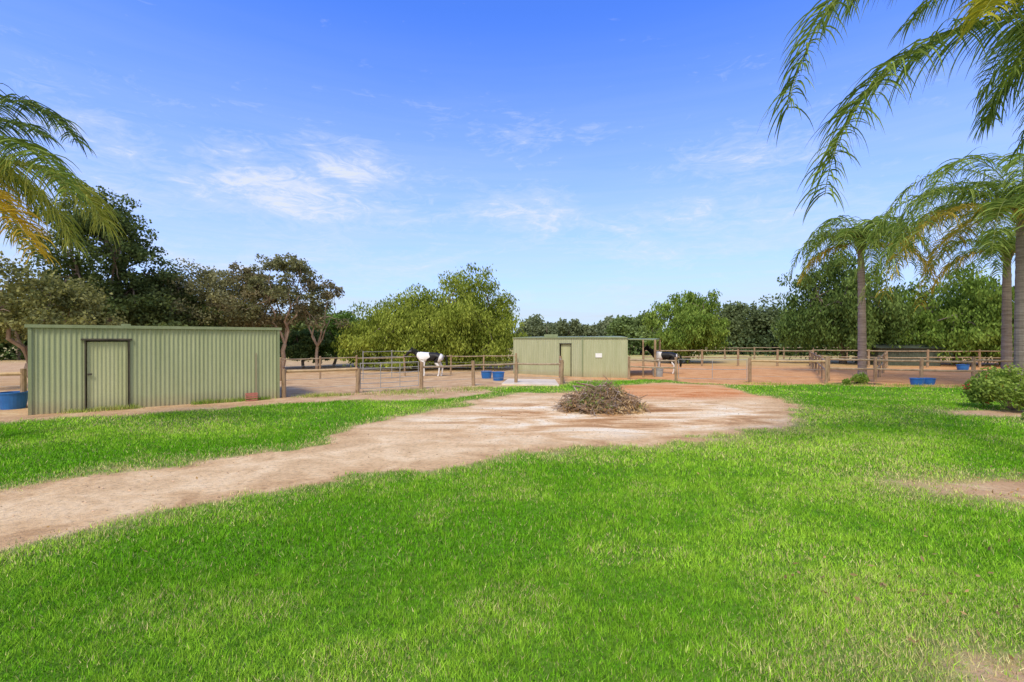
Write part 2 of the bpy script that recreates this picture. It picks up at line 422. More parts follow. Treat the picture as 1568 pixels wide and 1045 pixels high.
tree('eucalyptus_tree', tx, ty, 6.3, 4.4, 2.2, 18, 3400, .085, (.12, .11, .065), (.31, .27, .16), 'gum', 12, .11, M_gumbark, rb=(.08, .14))
tx, ty = at(50, 20)
tree('eucalyptus_tree', tx, ty, 5.4, 5.6, 1.4, 24, 14000, .08, (.11, .13, .05), (.35, .34, .13), 'gum', 13, .2, M_gumbark)
tx, ty = at(512, 36)
tree('garden_shrub', tx, ty, 4.4, 4.4, .2, 16, 10000, .10, (.065, .13, .028), (.21, .33, .08), 'gum', 14, .12)
tx, ty = at(465, 34)
tree('garden_shrub', tx, ty, 3.3, 3.8, .2, 14, 8000, .10, (.065, .12, .04), (.19, .27, .10), 'gum', 15, .12)

# distant tree mass
b = B(); r = np.random.RandomState(77)
def mass(u0, u1, d, h0, h1, n, ls, c1, c2, dv=8):
    for k in range(n):
        u = u0+(u1-u0)*(k+.5*r.rand())/n; dd = d+r.rand()*dv; x, y = at(u, dd); H = r.uniform(h0, h1); W = H*r.uniform(.8, 1.3)
        tube(b, [(x, y, 0), (x+r.randn()*.3, y, H*.6)], [H*.03, H*.015], 0, 5, False)
        tone = r.rand()
        for j in range(12):
            dvv = unit(r.randn(3)); c = np.array([x, y, H*.6])+dvv*np.array([W*.36, W*.36, H*.27])*r.uniform(.6, 1)
            kk = 190; rr = W*.17
            P = c+unit(r.randn(kk, 3))*rr*r.rand(kk, 1)**.4; P[:, 2] = np.clip(P[:, 2], .3, H*1.05)
            t = np.clip(tone*.5+.35*r.rand()+.3*r.rand(kk, 1), 0, 1)
            leaves(b, P, ls, 1.6, (np.array(c1)*(1-t)+np.array(c2)*t)*(.7+.6*r.rand(kk, 1)), r, .2)
        kk = 420; P = np.stack([x+r.randn(kk)*W*.45, y+r.randn(kk)*W*.3, r.rand(kk)*H*.45], 1)
        leaves(b, P, ls, 1.6, np.array(c1)*(.8+.9*r.rand(kk, 1)), r, .2)
mass(-200, 120, 45, 5, 7, 10, .25, DG1, OG2)
mass(100, 560, 50, 4.5, 6.5, 16, .25, DG1, (.24, .31, .12))
mass(800, 960, 85, 3.8, 7.2, 14, .30, (.10, .13, .07), (.25, .29, .16))
mass(945, 1010, 60, 4.8, 5.8, 4, .26, (.10, .15, .055), (.26, .34, .12))
mass(1090, 1240, 62, 4.6, 8.2, 11, .24, (.08, .115, .055), (.21, .26, .12))
mass(1180, 1700, 58, 4.5, 7.5, 18, .27, (.08, .115, .055), (.21, .27, .12))
mass(-400, 2000, 130, 6.0, 9.5, 60, .55, (.13, .165, .12), (.25, .29, .20), 30)
b.obj('distant_treeline', [M_bark, M_leaf])

# ------------------------------------------------------------ palms
def bez(P, n):
    t = np.linspace(0, 1, n)[:, None]; P = [np.array(p, float) for p in P]
    return (1-t)**3*P[0]+3*t*(1-t)**2*P[1]+3*t*t*(1-t)*P[2]+t**3*P[3]
def frond(b, ctrl, L, r, npair=70, w=.022, cA=(.06, .12, .02), cB=(.16, .22, .05), droop=1.0):
    pts = bez(ctrl, 26)
    tube(b, pts, np.linspace(.024, .005, 26), 1, 5, False, (.32, .36, .11))
    dense = bez(ctrl, 200)
    for t in np.linspace(.10, .995, npair):
        k = min(198, int(t*199)); p = dense[k]; tan = unit(dense[k+1]-dense[k])
        side = np.cross(tan, [0, 0, 1.]); side = unit(side) if np.linalg.norm(side) > .15 else unit(np.array([.8, .6, 0])); up = np.cross(side, tan)
        for s in (-1, 1):
            l = L*(.35+.65*math.sin(min(1, t*1.1)*math.pi*.8+.3))*(.75+.4*r.rand())
            d = unit(side*s*(.9+.25*r.rand())+tan*(.15+.4*r.rand())+up*(r.rand()*1.1-.35))
            q = p.copy(); P_ = [q.copy()]
            ns = 6
            for j in range(ns):
                q = q+d*l/ns; d = unit(d+np.array([0, 0, -1])*(.16+.34*r.rand())*droop); P_.append(q.copy())
            P_ = np.array(P_)
            wv = unit(np.cross(unit(P_[-1]-P_[0]), unit(r.randn(3)*.6+tan)))
            ww = w*np.array([.6, 1, 1, .9, .7, .45, .08])[:, None]
            V = np.concatenate([P_-wv*ww/2, P_+wv*ww/2]); i = np.arange(ns)
            c = np.array(cA)+(np.array(cB)-np.array(cA))*r.rand(); c = c*(.7+.6*r.rand())
            b.add(V, np.stack([i, i+1, i+ns+2, i+ns+1], 1), 1, c)
def palm(name, x, y, cz, tr, Lf, nf, seed, Ll=.6, w=.03, extra=(), cA=(.09, .165, .03), cB=(.28, .37, .09), npair=60, lean=(0, 0), yellow=.2, we=.022):
    r = np.random.RandomState(seed); b = B()
    n = 40; t = np.linspace(0, 1, n)
    pts = np.stack([x+lean[0]*t**2, y+lean[1]*t**2, -.1+t*(cz)], 1)
    rad = tr*(1.1-.35*t)+tr*.04*(np.arange(n) % 2)+tr*.02*r.randn(n)
    rad[0] *= 1.3; rad[1] *= 1.12
    tube(b, pts, rad, 0, 12)
    c0 = pts[-1]
    tube(b, [c0-np.array([0, 0, .1]), c0+np.array([0, 0, .25]), c0+np.array([0, 0, .7])], [tr*.9, tr*1.1, tr*.35], 1, 10, True, (.22, .24, .09))
    for k in range(14):
        a = k*2.4; o = np.array([math.cos(a), math.sin(a), 0])
        tube(b, [c0+o*tr*.7+np.array([0, 0, -.25+.04*k]), c0+o*(tr+.12)+np.array([0, 0, .1+.04*k])], [tr*.28, tr*.1], 0, 5, True)
    c0 = c0+np.array([0, 0, .35])
    for k in range(nf):
        a = k*2.399+r.rand()*.4; e = 1.15-1.35*(k/nf)+r.randn()*.08
        o = np.array([math.cos(a), math.sin(a), 0]); L = Lf*r.uniform(.85, 1.12)
        z = np.array([0, 0, 1.])
        ctrl = [c0, c0+(o*math.cos(e)+z*math.sin(e))*L*.40, c0+o*L*.66+z*L*(.58*math.sin(e)+.02), c0+o*L*.84+z*L*(.35*math.sin(e)-.55)]
        old = k/nf > 1-yellow
        ca, cb = ((.32, .26, .04), (.62, .48, .09)) if old else (cA, cB)
        frond(b, ctrl, Ll, r, npair, w, ca, cb)
    for (ctrl, ll, ca, cb, npp) in extra: frond(b, ctrl, ll, r, npp, we, ca, cb)
    return b.obj(name, [M_palmbark, M_leaf])
def w3(u, v, d): return np.array([(u-784)/740*d, d, CAM_H-(v-520)/740*d])
gA, gB = (.08, .14, .028), (.27, .35, .08)
yA, yB = (.26, .29, .05), (.54, .53, .13)
D = 7.0
o_ = w3(1690, 30, D)
ex = [([o_, w3(1550, -200, D-.3), w3(1260, -120, D-.6), w3(1205, 170, D-.7)], .95, gA, gB, 190),
      ([o_, w3(1520, 0, D), w3(1290, 70, D-.2), w3(1262, 300, D-.3)], .95, gA, gB, 190),
      ([o_, w3(1600, -180, D+.8), w3(1400, -150, D+1), w3(1300, 10, D+1)], .85, gA, gB, 150),
      ([o_, w3(1620, -100, D+1.4), w3(1480, -80, D+1.8), w3(1390, 40, D+1.9)], .9, gA, gB, 150),
      ([o_, w3(1640, 60, D+.4), w3(1540, 90, D+.8), w3(1510, 190, D+.9)], .85, gA, gB, 150),
      ([o_, w3(1620, -60, D-.4), w3(1540, -60, D-.8), w3(1500, 30, D-1)], .75, (.24, .26, .03), (.55, .50, .06), 110),
      ([o_, w3(1660, 0, D-.2), w3(1600, 20, D-.3), w3(1550, 110, D-.2)], .75, gA, gB, 120),
      ([o_, w3(1670, 60, D+1), w3(1620, 100, D+1.5), w3(1560, 230, D+1.8)], .8, gA, gB, 120),
      ([o_, w3(1640, 10, D+1.5), w3(1560, 40, D+2.2), w3(1500, 150, D+2.6)], .9, gA, gB, 120),
      ([o_, w3(1800, -160, D), w3(1990, -60, D), w3(2060, 160, D)], .8, gA, gB, 60),
      ([o_, w3(1750, -160, D+1), w3(1850, -60, D+2), w3(1900, 160, D+2.6)], .8, gA, gB, 60),
      ([o_, w3(1750, -60, D-1), w3(1850, -60, D-2), w3(1900, 160, D-2.6)], .8, gA, gB, 60)]
palm('queen_palm', float(o_[0]), D, float(o_[2])-.35, .17, 3, 0, 21, extra=ex)
x, y = g(1563, 598); palm('queen_palm', x, y, 6.9, .2, 5.8, 34, 22, 1.05, .036, cA=(.09, .165, .03), cB=(.33, .42, .10), npair=95, yellow=.2)
x, y = g(1541, 582); palm('queen_palm', x, y, 6.2, .2, 3.6, 16, 23, .85, .045, npair=60)
x, y = g(1320, 577); palm('queen_palm', x, y, 7.0, .19, 3.6, 24, 24, .85, .042, npair=66, lean=(-.1, 0), yellow=.12)
D = 9.0; o_ = w3(-95, 250, D)
ex = [([o_, w3(-40, 130, D), w3(60, 130, D-.2), w3(120, 220, D-.3)], .7, (.06, .10, .032), (.18, .25, .08), 125),
      ([o_, w3(-40, 180, D-.2), w3(20, 170, D-.5), w3(70, 210, D-.6)], .6, (.06, .10, .032), (.18, .25, .08), 90),
      ([o_, w3(-30, 190, D-.3), w3(60, 200, D-.8), w3(110, 300, D-1)], .8, gA, gB, 125),
      ([o_, w3(-20, 240, D+.2), w3(120, 245, D+.4), w3(160, 345, D+.5)], 1.15, yA, yB, 170),
      ([o_, w3(-40, 250, D+.4), w3(60, 260, D+.8), w3(110, 370, D+1)], 1.0, yA, yB, 160),
      ([o_, w3(-60, 280, D-.2), w3(0, 290, D-.5), w3(60, 390, D-.6)], .8, (.42, .28, .04), (.66, .47, .07), 120),
      ([o_, w3(-60, 220, D+.6), w3(20, 250, D+1), w3(60, 330, D+1.4)], .8, gA, gB, 110),
      ([o_, w3(-60, 250, D+.6), w3(-10, 290, D+1), w3(30, 370, D+1.4)], .8, yA, yB, 120),
      ([o_, w3(-90, 150, D+.9), w3(-60, 180, D+1.8), w3(-40, 300, D+2.4)], .7, gA, gB, 60),
      ([o_, w3(-200, 130, D), w3(-320, 200, D), w3(-360, 330, D)], .7, gA, gB, 50),
      ([o_, w3(-150, 150, D-.8), w3(-180, 200, D-1.8), w3(-200, 330, D-2.4)], .7, gA, gB, 50)]
palm('queen_palm', float(o_[0]), D, float(o_[2])-.35, .17, 3, 0, 25, extra=ex)

# ------------------------------------------------------------ sheds
def empty(name, loc=(0, 0, 0)):
    e = bpy.data.objects.new(name, None); scene.collection.objects.link(e); e.location = loc; return e
def lerp(A, Bp, t): return np.array(A)*(1-t)+np.array(Bp)*t
shed = empty('corrugated_steel_shed')
H1 = 2.36; dep = 3.2
BL = SL-nrm*dep; BR = SR-nrm*dep
d0, d1 = lerp(SL, SR, .181), lerp(SL, SR, .344)
b = B()
corr(b, SL, d0, 0, H1); corr(b, d1, SR, 0, H1); corr(b, d0, d1, 1.99, H1)
corr(b, SR, BR, 0, H1); corr(b, BR, BL, 0, H1-.15); corr(b, BL, SL, 0, H1)
b.obj('walls', [M_steel], parent=shed)
b = B()
dv = unit(SR-SL)
e0 = SL-dv*.08+nrm*.06; e1 = SR+dv*.08+nrm*.06; e2 = BR+dv*.08-nrm*.1; e3 = BL-dv*.08-nrm*.1
V = [(*e0, H1+.03), (*e1, H1+.03), (*e2, H1-.12), (*e3, H1-.12)]
b.add(V+[(p[0], p[1], p[2]-.012) for p in V], [[0, 1, 2, 3], [7, 6, 5, 4]], 0)
wallbox(b, SL-dv*.08, SR+dv*.08, H1-.05, H1+.035, .03, .055)
wallbox(b, SL-dv*.02, SL+dv*.05, 0, H1-.06, .02, .035)
wallbox(b, SR-dv*.05, SR+dv*.02, 0, H1-.06, .02, .035)
box(b, (*lerp(SL, SR, .33), H1+.06), (.22, .12, .05), math.atan2(dv[1], dv[0]))
b.obj('roof_and_trim', [M_trim], parent=shed)
b = B()
corr(b, d0+dv*.05, d1-dv*.05, .05, 1.93, .09, .006, -.02)
b.obj('door', [M_door], parent=shed)
b = B()
wallbox(b, d0, d0+dv*.03, 0, 1.97, .04, .03); wallbox(b, d1-dv*.03, d1, 0, 1.97, .04, .03)
wallbox(b, d0-dv*.07, d1+dv*.06, 1.97, 2.02, .05, .04); wallbox(b, d0+dv*.05, d1-dv*.05, 0, .04, .04, .01)
wallbox(b, d0+dv*.06, d0+dv*.16, 1.0, 1.05, .02, .03)
b.obj('door_frame', [M_frame], parent=shed)
b = B()
q = lerp(SL, SR, .885)+nrm*.04; tube(b, [(*q, .02), (*q, 1.55)], .012, 0, 6)
b.obj('downpipe', [M_gumbark], parent=shed)

s2 = empty('small_steel_shed')
a0 = np.array(at(786, 28.4)); a1 = np.array(g(893, 578)); a2 = np.array(g(961, 579.2))
H2 = 2.08
ra = np.array([a2[0]+.6, a2[1]+4.4]); la = np.array([a0[0]+1.5, a0[1]+3.5])
b = B()
u1_ = unit(a1-a0)
dd0 = a1-u1_*1.45; dd1 = a1-u1_*.72
corr(b, a0, dd0, 0, H2-.02, .12, .008); corr(b, dd1, a1, 0, H2+.02, .12, .008); corr(b, dd0, dd1, 1.75, H2, .12, .008)
corr(b, a1, a2, 0, H2, .12, .008); corr(b, a2, ra, 0, H2, .12, .008); corr(b, ra, la, 0, H2, .12, .008); corr(b, la, a0, 0, H2, .12, .008)
b.obj('walls', [M_steel2], parent=s2)
b = B()
V = [(*a0, H2+.03), (*a1, H2+.05), (*a2, H2+.03), (*ra, H2+.12), (*la, H2+.1)]
b.add(V, [[0, 1, 2, 3, 4]], 0)
wallbox(b, a0, a1, H2-.03, H2+.03, .04, .03); wallbox(b, a1, a2, H2-.03, H2+.03, .04, .03)
wallbox(b, a1-u1_*.04, a1, 0, H2-.04, .05, .03)
wallbox(b, a0+u1_*2.0, a0+u1_*2.9, H2+.035, H2+.2, .05, -.3)
b.obj('roof_and_trim', [M_trim], parent=s2)
b = B(); corr(b, dd0+u1_*.04, dd1-u1_*.04, .02, 1.73, .09, .005, -.06); b.obj('door', [M_door], parent=s2)
b = B(); wallbox(b, dd0, dd0+u1_*.03, 0, 1.75, .05, .02); wallbox(b, dd1-u1_*.03, dd1, 0, 1.75, .05, .02); wallbox(b, dd0-u1_*.02, dd1+u1_*.02, 1.75, 1.79, .05, .025); b.obj('door_frame', [M_frame], parent=s2)
b = B(); q0 = lerp(a1, a2, .28); q1 = lerp(a1, a2, .43); wallbox(b, q0, q1, 1.05, 1.27, .015, .03); b.obj('wall_sign', [M_white], parent=s2)
cp = empty('timber_carport')
c0 = a2+np.array([.05, .1]); c1 = np.array(at(1003, 25.6)); c2 = np.array(at(1010, 30)); c3 = np.array([a2[0]+.55, 29.5])
b = B(); V = [(*c0, 2.02), (*c1, 2.0), (*c2, 2.05), (*c3, 2.05)]
b.add(V+[(p[0], p[1], p[2]-.05) for p in V], [[0, 1, 2, 3], [7, 6, 5, 4], [0, 4, 5, 1], [1, 5, 6, 2], [2, 6, 7, 3]], 0)
b.obj('roof', [M_trim], parent=cp)
b = B()
for q in (c1, c2): tube(b, [(*q, 0), (*q, 1.98)], .06, 0, 8)
q = lerp(c0, c1, .55); tube(b, [(*q, 0), (*q, 1.98)], .04, 0, 8)
b.obj('posts', [M_wood], parent=cp)

s3 = empty('garden_outbuilding'); b = B()
A0 = np.array(at(1345, 37)); A1 = np.array(at(1440, 36)); A2 = A1+np.array([.3, 3]); A3 = A0+np.array([.3, 3])
corr(b, A0, A1, 0, 1.35, .15, .012); corr(b, A1, A2, 0, 1.35, .15, .012); corr(b, A3, A0, 0, 1.35, .15, .012)
M_dkg = simple('dark_green_steel', (.05, .065, .045), (.09, .105, .075), 3, .6, .3)
b.obj('walls', [M_dkg], parent=s3)
b = B(); b.add([(A0[0]-.2, A0[1]-.3, 1.33), (A1[0]+.2, A1[1]-.3, 1.33), (A2[0]+.2, A2[1]-1.4, 1.6), (A3[0]-.2, A3[1]-1.4, 1.6)], [[0, 1, 2, 3]], 0); b.obj('roof', [M_dkg], parent=s3)

b = B(); p0, p1, p2, p3 = g(768, 590), g(856, 592), g(850, 583), g(778, 582)
V = [(*p0, .06), (*p1, .06), (*p2, .06), (*p3, .06)]
b.add(V+[(p[0], p[1], -.05) for p in V], [[0, 1, 2, 3], [0, 4, 5, 1], [1, 5, 6, 2], [3, 7, 4, 0]], 0); b.obj('concrete_slab', [M_conc])
def tub(name, u, v, rad, h, mat, flare=1.1):
    x, y = g(u, v); b = B()
    prof = [(0, rad*.9), (0, rad*.9), (h*.5, rad*(.9+flare)/2*1.02), (h*.92, rad*flare*.98), (h*.93, rad*flare*1.05), (h, rad*flare*1.05), (h, rad*flare*.94), (h*.15, rad*.85)]
    ang = np.arange(24)/24*2*math.pi; V = [np.stack([x+np.cos(ang)*p[1], y+np.sin(ang)*p[1], ang*0+p[0]], 1) for p in prof]
    F_ = [[i*24+k, i*24+(k+1) % 24, (i+1)*24+(k+1) % 24, (i+1)*24+k] for i in range(1, 7) for k in range(24)]
    b.add(np.concatenate(V), F_, 0); b.add(V[-1], [list(range(24))], 0)
    return b.obj(name, [mat])
tub('blue_feed_tub', 20, 626, .30, .48, M_blue)
tub('blue_feed_tub', 745, 580, .26, .38, M_blue)
tub('blue_feed_tub', 763, 583, .27, .42, M_blue)
tub('blue_feed_tub', 1404, 590, .24, .30, M_blue)
tub('blue_feed_tub', 1421, 589, .24, .28, M_blue)
tub('grey_drum', 1007, 577, .27, .42, M_greyp)
tub('blue_feed_tub', 1474, 567, .3, .35, M_blue)
x, y = g(387, 613.5); x += .05; y -= .05
b = B(); ang = math.atan2(dv[1], dv[0])
for z in (.03, .1, .17, .23):
    box(b, (x, y-.12, z), (.34, .015, .03), ang); box(b, (x-.1, y+.08, z), (.34, .015, .03), ang)
for sx in (-.17, .17):
    for z in (.03, .1, .17, .23): box(b, (x+sx*math.cos(ang)-.05, y+sx*math.sin(ang)-.02, z), (.015, .2, .03), ang)
box(b, (x-.05, y-.02, .012), (.3, .18, .01), ang)
b.obj('plastic_crate', [M_red])

# ------------------------------------------------------------ fences
rf = np.random.RandomState(8)
def post(b, p, h=1.15, r=.07, mat=0):
    l = rf.randn(2)*.02
    tube(b, [(p[0], p[1], -.1), (p[0]+l[0]/2, p[1]+l[1]/2, h*.5), (p[0]+l[0], p[1]+l[1], h-.01), (p[0]+l[0], p[1]+l[1], h)], [r, r*.97, r*.94, r*.85], mat, 9)
def rail(b, p, q, z, r=.045, mat=1, z2=None):
    z2 = z if z2 is None else z2
    m_ = ((p[0]+q[0])/2, (p[1]+q[1])/2, (z+z2)/2-.015)
    tube(b, [(p[0], p[1], z), m_, (q[0], q[1], z2)], [r, r*.95, r], mat, 7)
def fence(name, pts, h=1.15, rails=(1.0, .6), rr=.045, pr=.07, skip=(), sub=1, mats=None, wires=()):
    b = B(); P_ = []
    for i in range(len(pts)-1):
        for k in range(sub): P_.append(lerp(pts[i], pts[i+1], k/sub))
    P_.append(np.array(pts[-1]))
    for i, p in enumerate(P_):
        post(b, p, h+rf.randn()*.03, pr)
        if i < len(P_)-1 and i not in skip:
            for z in rails: rail(b, p, P_[i+1], z+rf.randn()*.015, rr)
            for z in wires: rail(b, p, P_[i+1], z, .006, 2)
    return b.obj(name, mats or [M_wood, M_pine, M_pipe])
OLD = [M_wood, M_oldrail, M_pipe]
def gate(name, p, q, h=1.15, nb=5, vert=4, r=.018):
    b = B(); p = np.array(p); q = np.array(q); d = unit(q-p); p = p+d*.12; q = q-d*.12
    for z in np.linspace(.15, h, nb): rail(b, p, q, z, r, 0)
    for t in np.linspace(0, 1, vert):
        w = lerp(p, q, t); tube(b, [(*w, .13), (*w, h+.01)], r, 0, 6)
    return b.obj(name, [M_pipe])
fence('timber_fence', [SR+np.array([.1, .15]), g(547, 602)], .98, (.92,), .055, .075, wires=(.3, .6), sub=1)
gate('pipe_gate', g(547, 602), g(645, 596), 1.1, 6, 4, .014)
fence('timber_fence', [g(645, 596), g(725, 591), g(790, 588), g(860, 589)], 1.02, (.9,), .045, .08, wires=(.3, .6), mats=OLD)
fence('timber_fence', [g(860, 589), g(858, 579)], 1.1, (1.0, .5), .05, .08, mats=OLD)
fence('timber_fence', [g(-70, 628), g(36, 625)], 1.15, (1.0,), .06, .075, wires=(.35, .65))
fence('timber_fence', [g(430, 584), g(545, 578), g(690, 574), g(790, 573)], 1.15, (1.05,), .03, .05, sub=2, wires=(.4, .7), mats=OLD)
b = B(); pp = [g(u, v) for u, v in [(556, 584), (600, 580), (630, 580)]]
for i in range(len(pp)-1):
    for z in np.linspace(.3, 1.4, 5): rail(b, pp[i], pp[i+1], z, .012, 0)
    tube(b, [(*pp[i], 0), (*pp[i], 1.45)], .02, 0, 6)
b.obj('pipe_yard_panels', [M_pipe])
gate('pipe_gate', g(1035, 584), g(1148, 586), 1.05, 3, 3, .014)
fence('timber_fence', [g(963, 581), g(1035, 584)], 1.15, (1.0, .6), .04, .065, mats=OLD)
fence('timber_fence', [g(1148, 586), g(1265, 588)], 1.13, (1.03,), .05, .075, wires=(.3, .65))
fence('timber_fence', [g(1268, 584), g(1340, 586), g(1410, 588), g(1490, 590), g(1568, 592), g(1680, 596)], 1.16, (1.05, .62), .05, .075, mats=OLD)
fence('timber_fence', [g(1265, 588), g(1254, 574), g(1245, 565), g(1240, 560)], 1.15, (1.05, .6), .04, .065, sub=2, mats=OLD)
fence('timber_fence', [g(985, 561), g(1075, 561), g(1130, 561), g(1190, 561), g(1245, 561), g(1330, 562), g(1420, 563), g(1500, 563), g(1640, 565)], 1.25, (1.15, .7), .04, .08, sub=1, mats=OLD)
fence('timber_fence', [g(985, 551), g(1110, 550), g(1245, 550), g(1400, 550), g(1640, 550)], 1.25, (1.15,), .04, .08, sub=3, mats=OLD)
fence('timber_fence', [g(1340, 586), g(1352, 572), g(1358, 563)], 1.15, (1.05, .6), .04, .065, sub=2, mats=OLD)

# ------------------------------------------------------------ brush pile
b = B(); r = np.random.RandomState(3); cx, cy = g(928, 633); cy += .6
nr, na = 8, 26; V = []
for i_ in range(nr):
    for k in range(na):
        q = i_/(nr-1); a = k/na*6.283; z = .26*(1-q**1.6)*(.6+.7*r.rand()); V.append((cx+math.cos(a)*q*.85*(.8+.4*r.rand()), cy+math.sin(a)*q*.65, z if q < 1 else -.02))
F_ = [[i_*na+k, (i_+1)*na+k, (i_+1)*na+(k+1) % na, i_*na+(k+1) % na] for i_ in range(nr-1) for k in range(na)]
b.add(V, F_, 1)
def heap(a, q): return .80*np.maximum(0, 1-q**1.4)*(.8+.25*np.sin(a*2+1)+.15*np.sin(a*5))
for k in range(430):
    a = r.rand()*6.283; q = r.rand()**.65; hz = float(heap(a, q))
    c = np.array([cx+math.cos(a)*q*1.08-.05, cy+math.sin(a)*q*.85, .05+hz*r.uniform(.3, .95)])
    L = r.uniform(.3, 1.1)*(1.15-q*.3)
    az = a+r.randn()*1.6
    d = unit([math.cos(az), math.sin(az), -.35*q*math.cos(az-a)+r.randn()*.48])
    p0 = c-d*L/2; p1 = c+d*L/2; mid = c+r.randn(3)*L*.14
    for p in (p0, p1, mid): p[2] = max(p[2], .015)
    rr = r.choice([.008, .013, .020, .032], p=[.35, .35, .22, .08])
    mt = [0, 3, 0, 4][r.randint(4)]
    tube(b, [p0, (p0+mid)/2+r.randn(3)*.02, mid, p1], [rr, rr*.9, rr*.75, rr*.3], mt, 6, True)
    for s_ in range(r.randint(0, 5)):
        f0 = mid+(p1-mid)*r.rand(); dd_ = unit(d+r.randn(3)*.7)*r.uniform(.12, .38); f1 = f0+dd_; f1[2] = max(f1[2], .01)
        tube(b, [f0, f1], [rr*.35, .002], mt, 4, False)
nL = 4200; ncl = 70; ca_ = r.rand(ncl)*6.283; cq_ = r.rand(ncl)**.5*1.05; pk = r.randint(0, ncl, nL)
a = ca_[pk]; q = cq_[pk]
P_ = np.stack([cx+np.cos(a)*q*1.12, cy+np.sin(a)*q*.9, .03+heap(a, q)*.85], 1)+r.randn(nL, 3)*np.array([.10, .10, .07])
P_[:, 2] = np.maximum(P_[:, 2], .012)
clc = np.array([[.40, .25, .12], [.58, .43, .24], [.22, .13, .07], [.26, .32, .09]])[r.choice(4, ncl, p=[.38, .22, .2, .2])]
leaves(b, P_, .024, 4.5, clc[pk]*(.6+.7*r.rand(nL, 1)), r, .1, 2)
b.obj('brush_pile', [M_twig, M_dirtcore, M_leaf, M_gumbark, M_twig2])

# dry leaf litter on the lawn
b = B(); n = 260
P_ = np.stack([np.concatenate([rng.uniform(2.2, 5, 90), rng.uniform(-8, 14, 110), rng.uniform(6, 9, 60)]), np.concatenate([rng.uniform(2.6, 4.5, 90), rng.uniform(3, 14, 110), rng.uniform(5.8, 7.2, 60)]), np.full(n, .04)], 1)
leaves(b, P_, .020, 2.4, np.array([.45, .29, .14])*(.5+.9*rng.rand(n, 1)), np.random.RandomState(4), 0, 0)
b.obj('fallen_leaves', [M_leaf])

# ------------------------------------------------------------ shrubs
def shrub(name, x, y, rx, rz, nl, c1, c2, seed, ls=.045, flowers=0):
    r = np.random.RandomState(seed); b = B()
    for k in range(16):
        a = r.rand()*6.28; limb(b, (x, y, 0), (x+math.cos(a)*rx*.7, y+math.sin(a)*rx*.7, rz*r.uniform(.5, 1)), .018, .005, r, 0, 5)
    ns = 26; sd = unit(r.randn(ns, 3)); sd[:, 2] = np.abs(sd[:, 2]); cc = np.array([x, y, rz*.35])+sd*np.array([rx*.75, rx*.75, rz*.55])*r.uniform(.5, 1, (ns, 1))
    pk = r.randint(0, ns, nl); P_ = cc[pk]+unit(r.randn(nl, 3))*rx*.3*r.rand(nl, 1)**.5; P_[:, 2] = np.maximum(P_[:, 2], .03)
    t = np.clip(r.rand(ns)[pk]*.6+r.rand(nl)*.4, 0, 1)[:, None]
    leaves(b, P_, ls, 1.7, (np.array(c1)*(1-t)+np.array(c2)*t)*(.8+.4*r.rand(nl, 1)), r, 0)
    if flowers:
        P_ = cc[r.randint(0, ns, flowers)]+unit(r.randn(flowers, 3))*rx*.3
        for p in P_:
            leaves(b, np.tile(p, (9, 1))+r.randn(9, 3)*.015, .04, 1, np.tile(np.array([.6, .06, .08]), (9, 1)), r, 0)
    return b.obj(name, [M_bark, M_leaf])
shrub('flowering_shrub', 14.1, 13.6, 1.2, 1.15, 8000, (.10, .20, .03), (.38, .48, .10), 41, .05, 35)
shrub('flowering_shrub', 12.9, 11.9, .3, .28, 700, (.10, .20, .03), (.38, .48, .10), 45, .04, 0)
x, y = g(1316, 589); shrub('garden_plant', x, y, .4, .5, 1600, (.10, .21, .03), (.38, .48, .10), 42, .05, 3)
x, y = g(1296, 590); shrub('garden_plant', x, y, .2, .25, 500, (.10, .21, .03), (.38, .48, .10), 43, .05)
b = B(); a = np.linspace(0, 6.283, 40, endpoint=False); x, y = g(1312, 588)
b.add(np.concatenate([[(x, y, .07)], np.stack([x+np.cos(a)*1.1, y+np.sin(a)*.6, a*0+.006], 1)]), [[0, 1+k, 1+(k+1) % 40] for k in range(40)], 0)
b.obj('mulch_bed', [M_dirtcore])

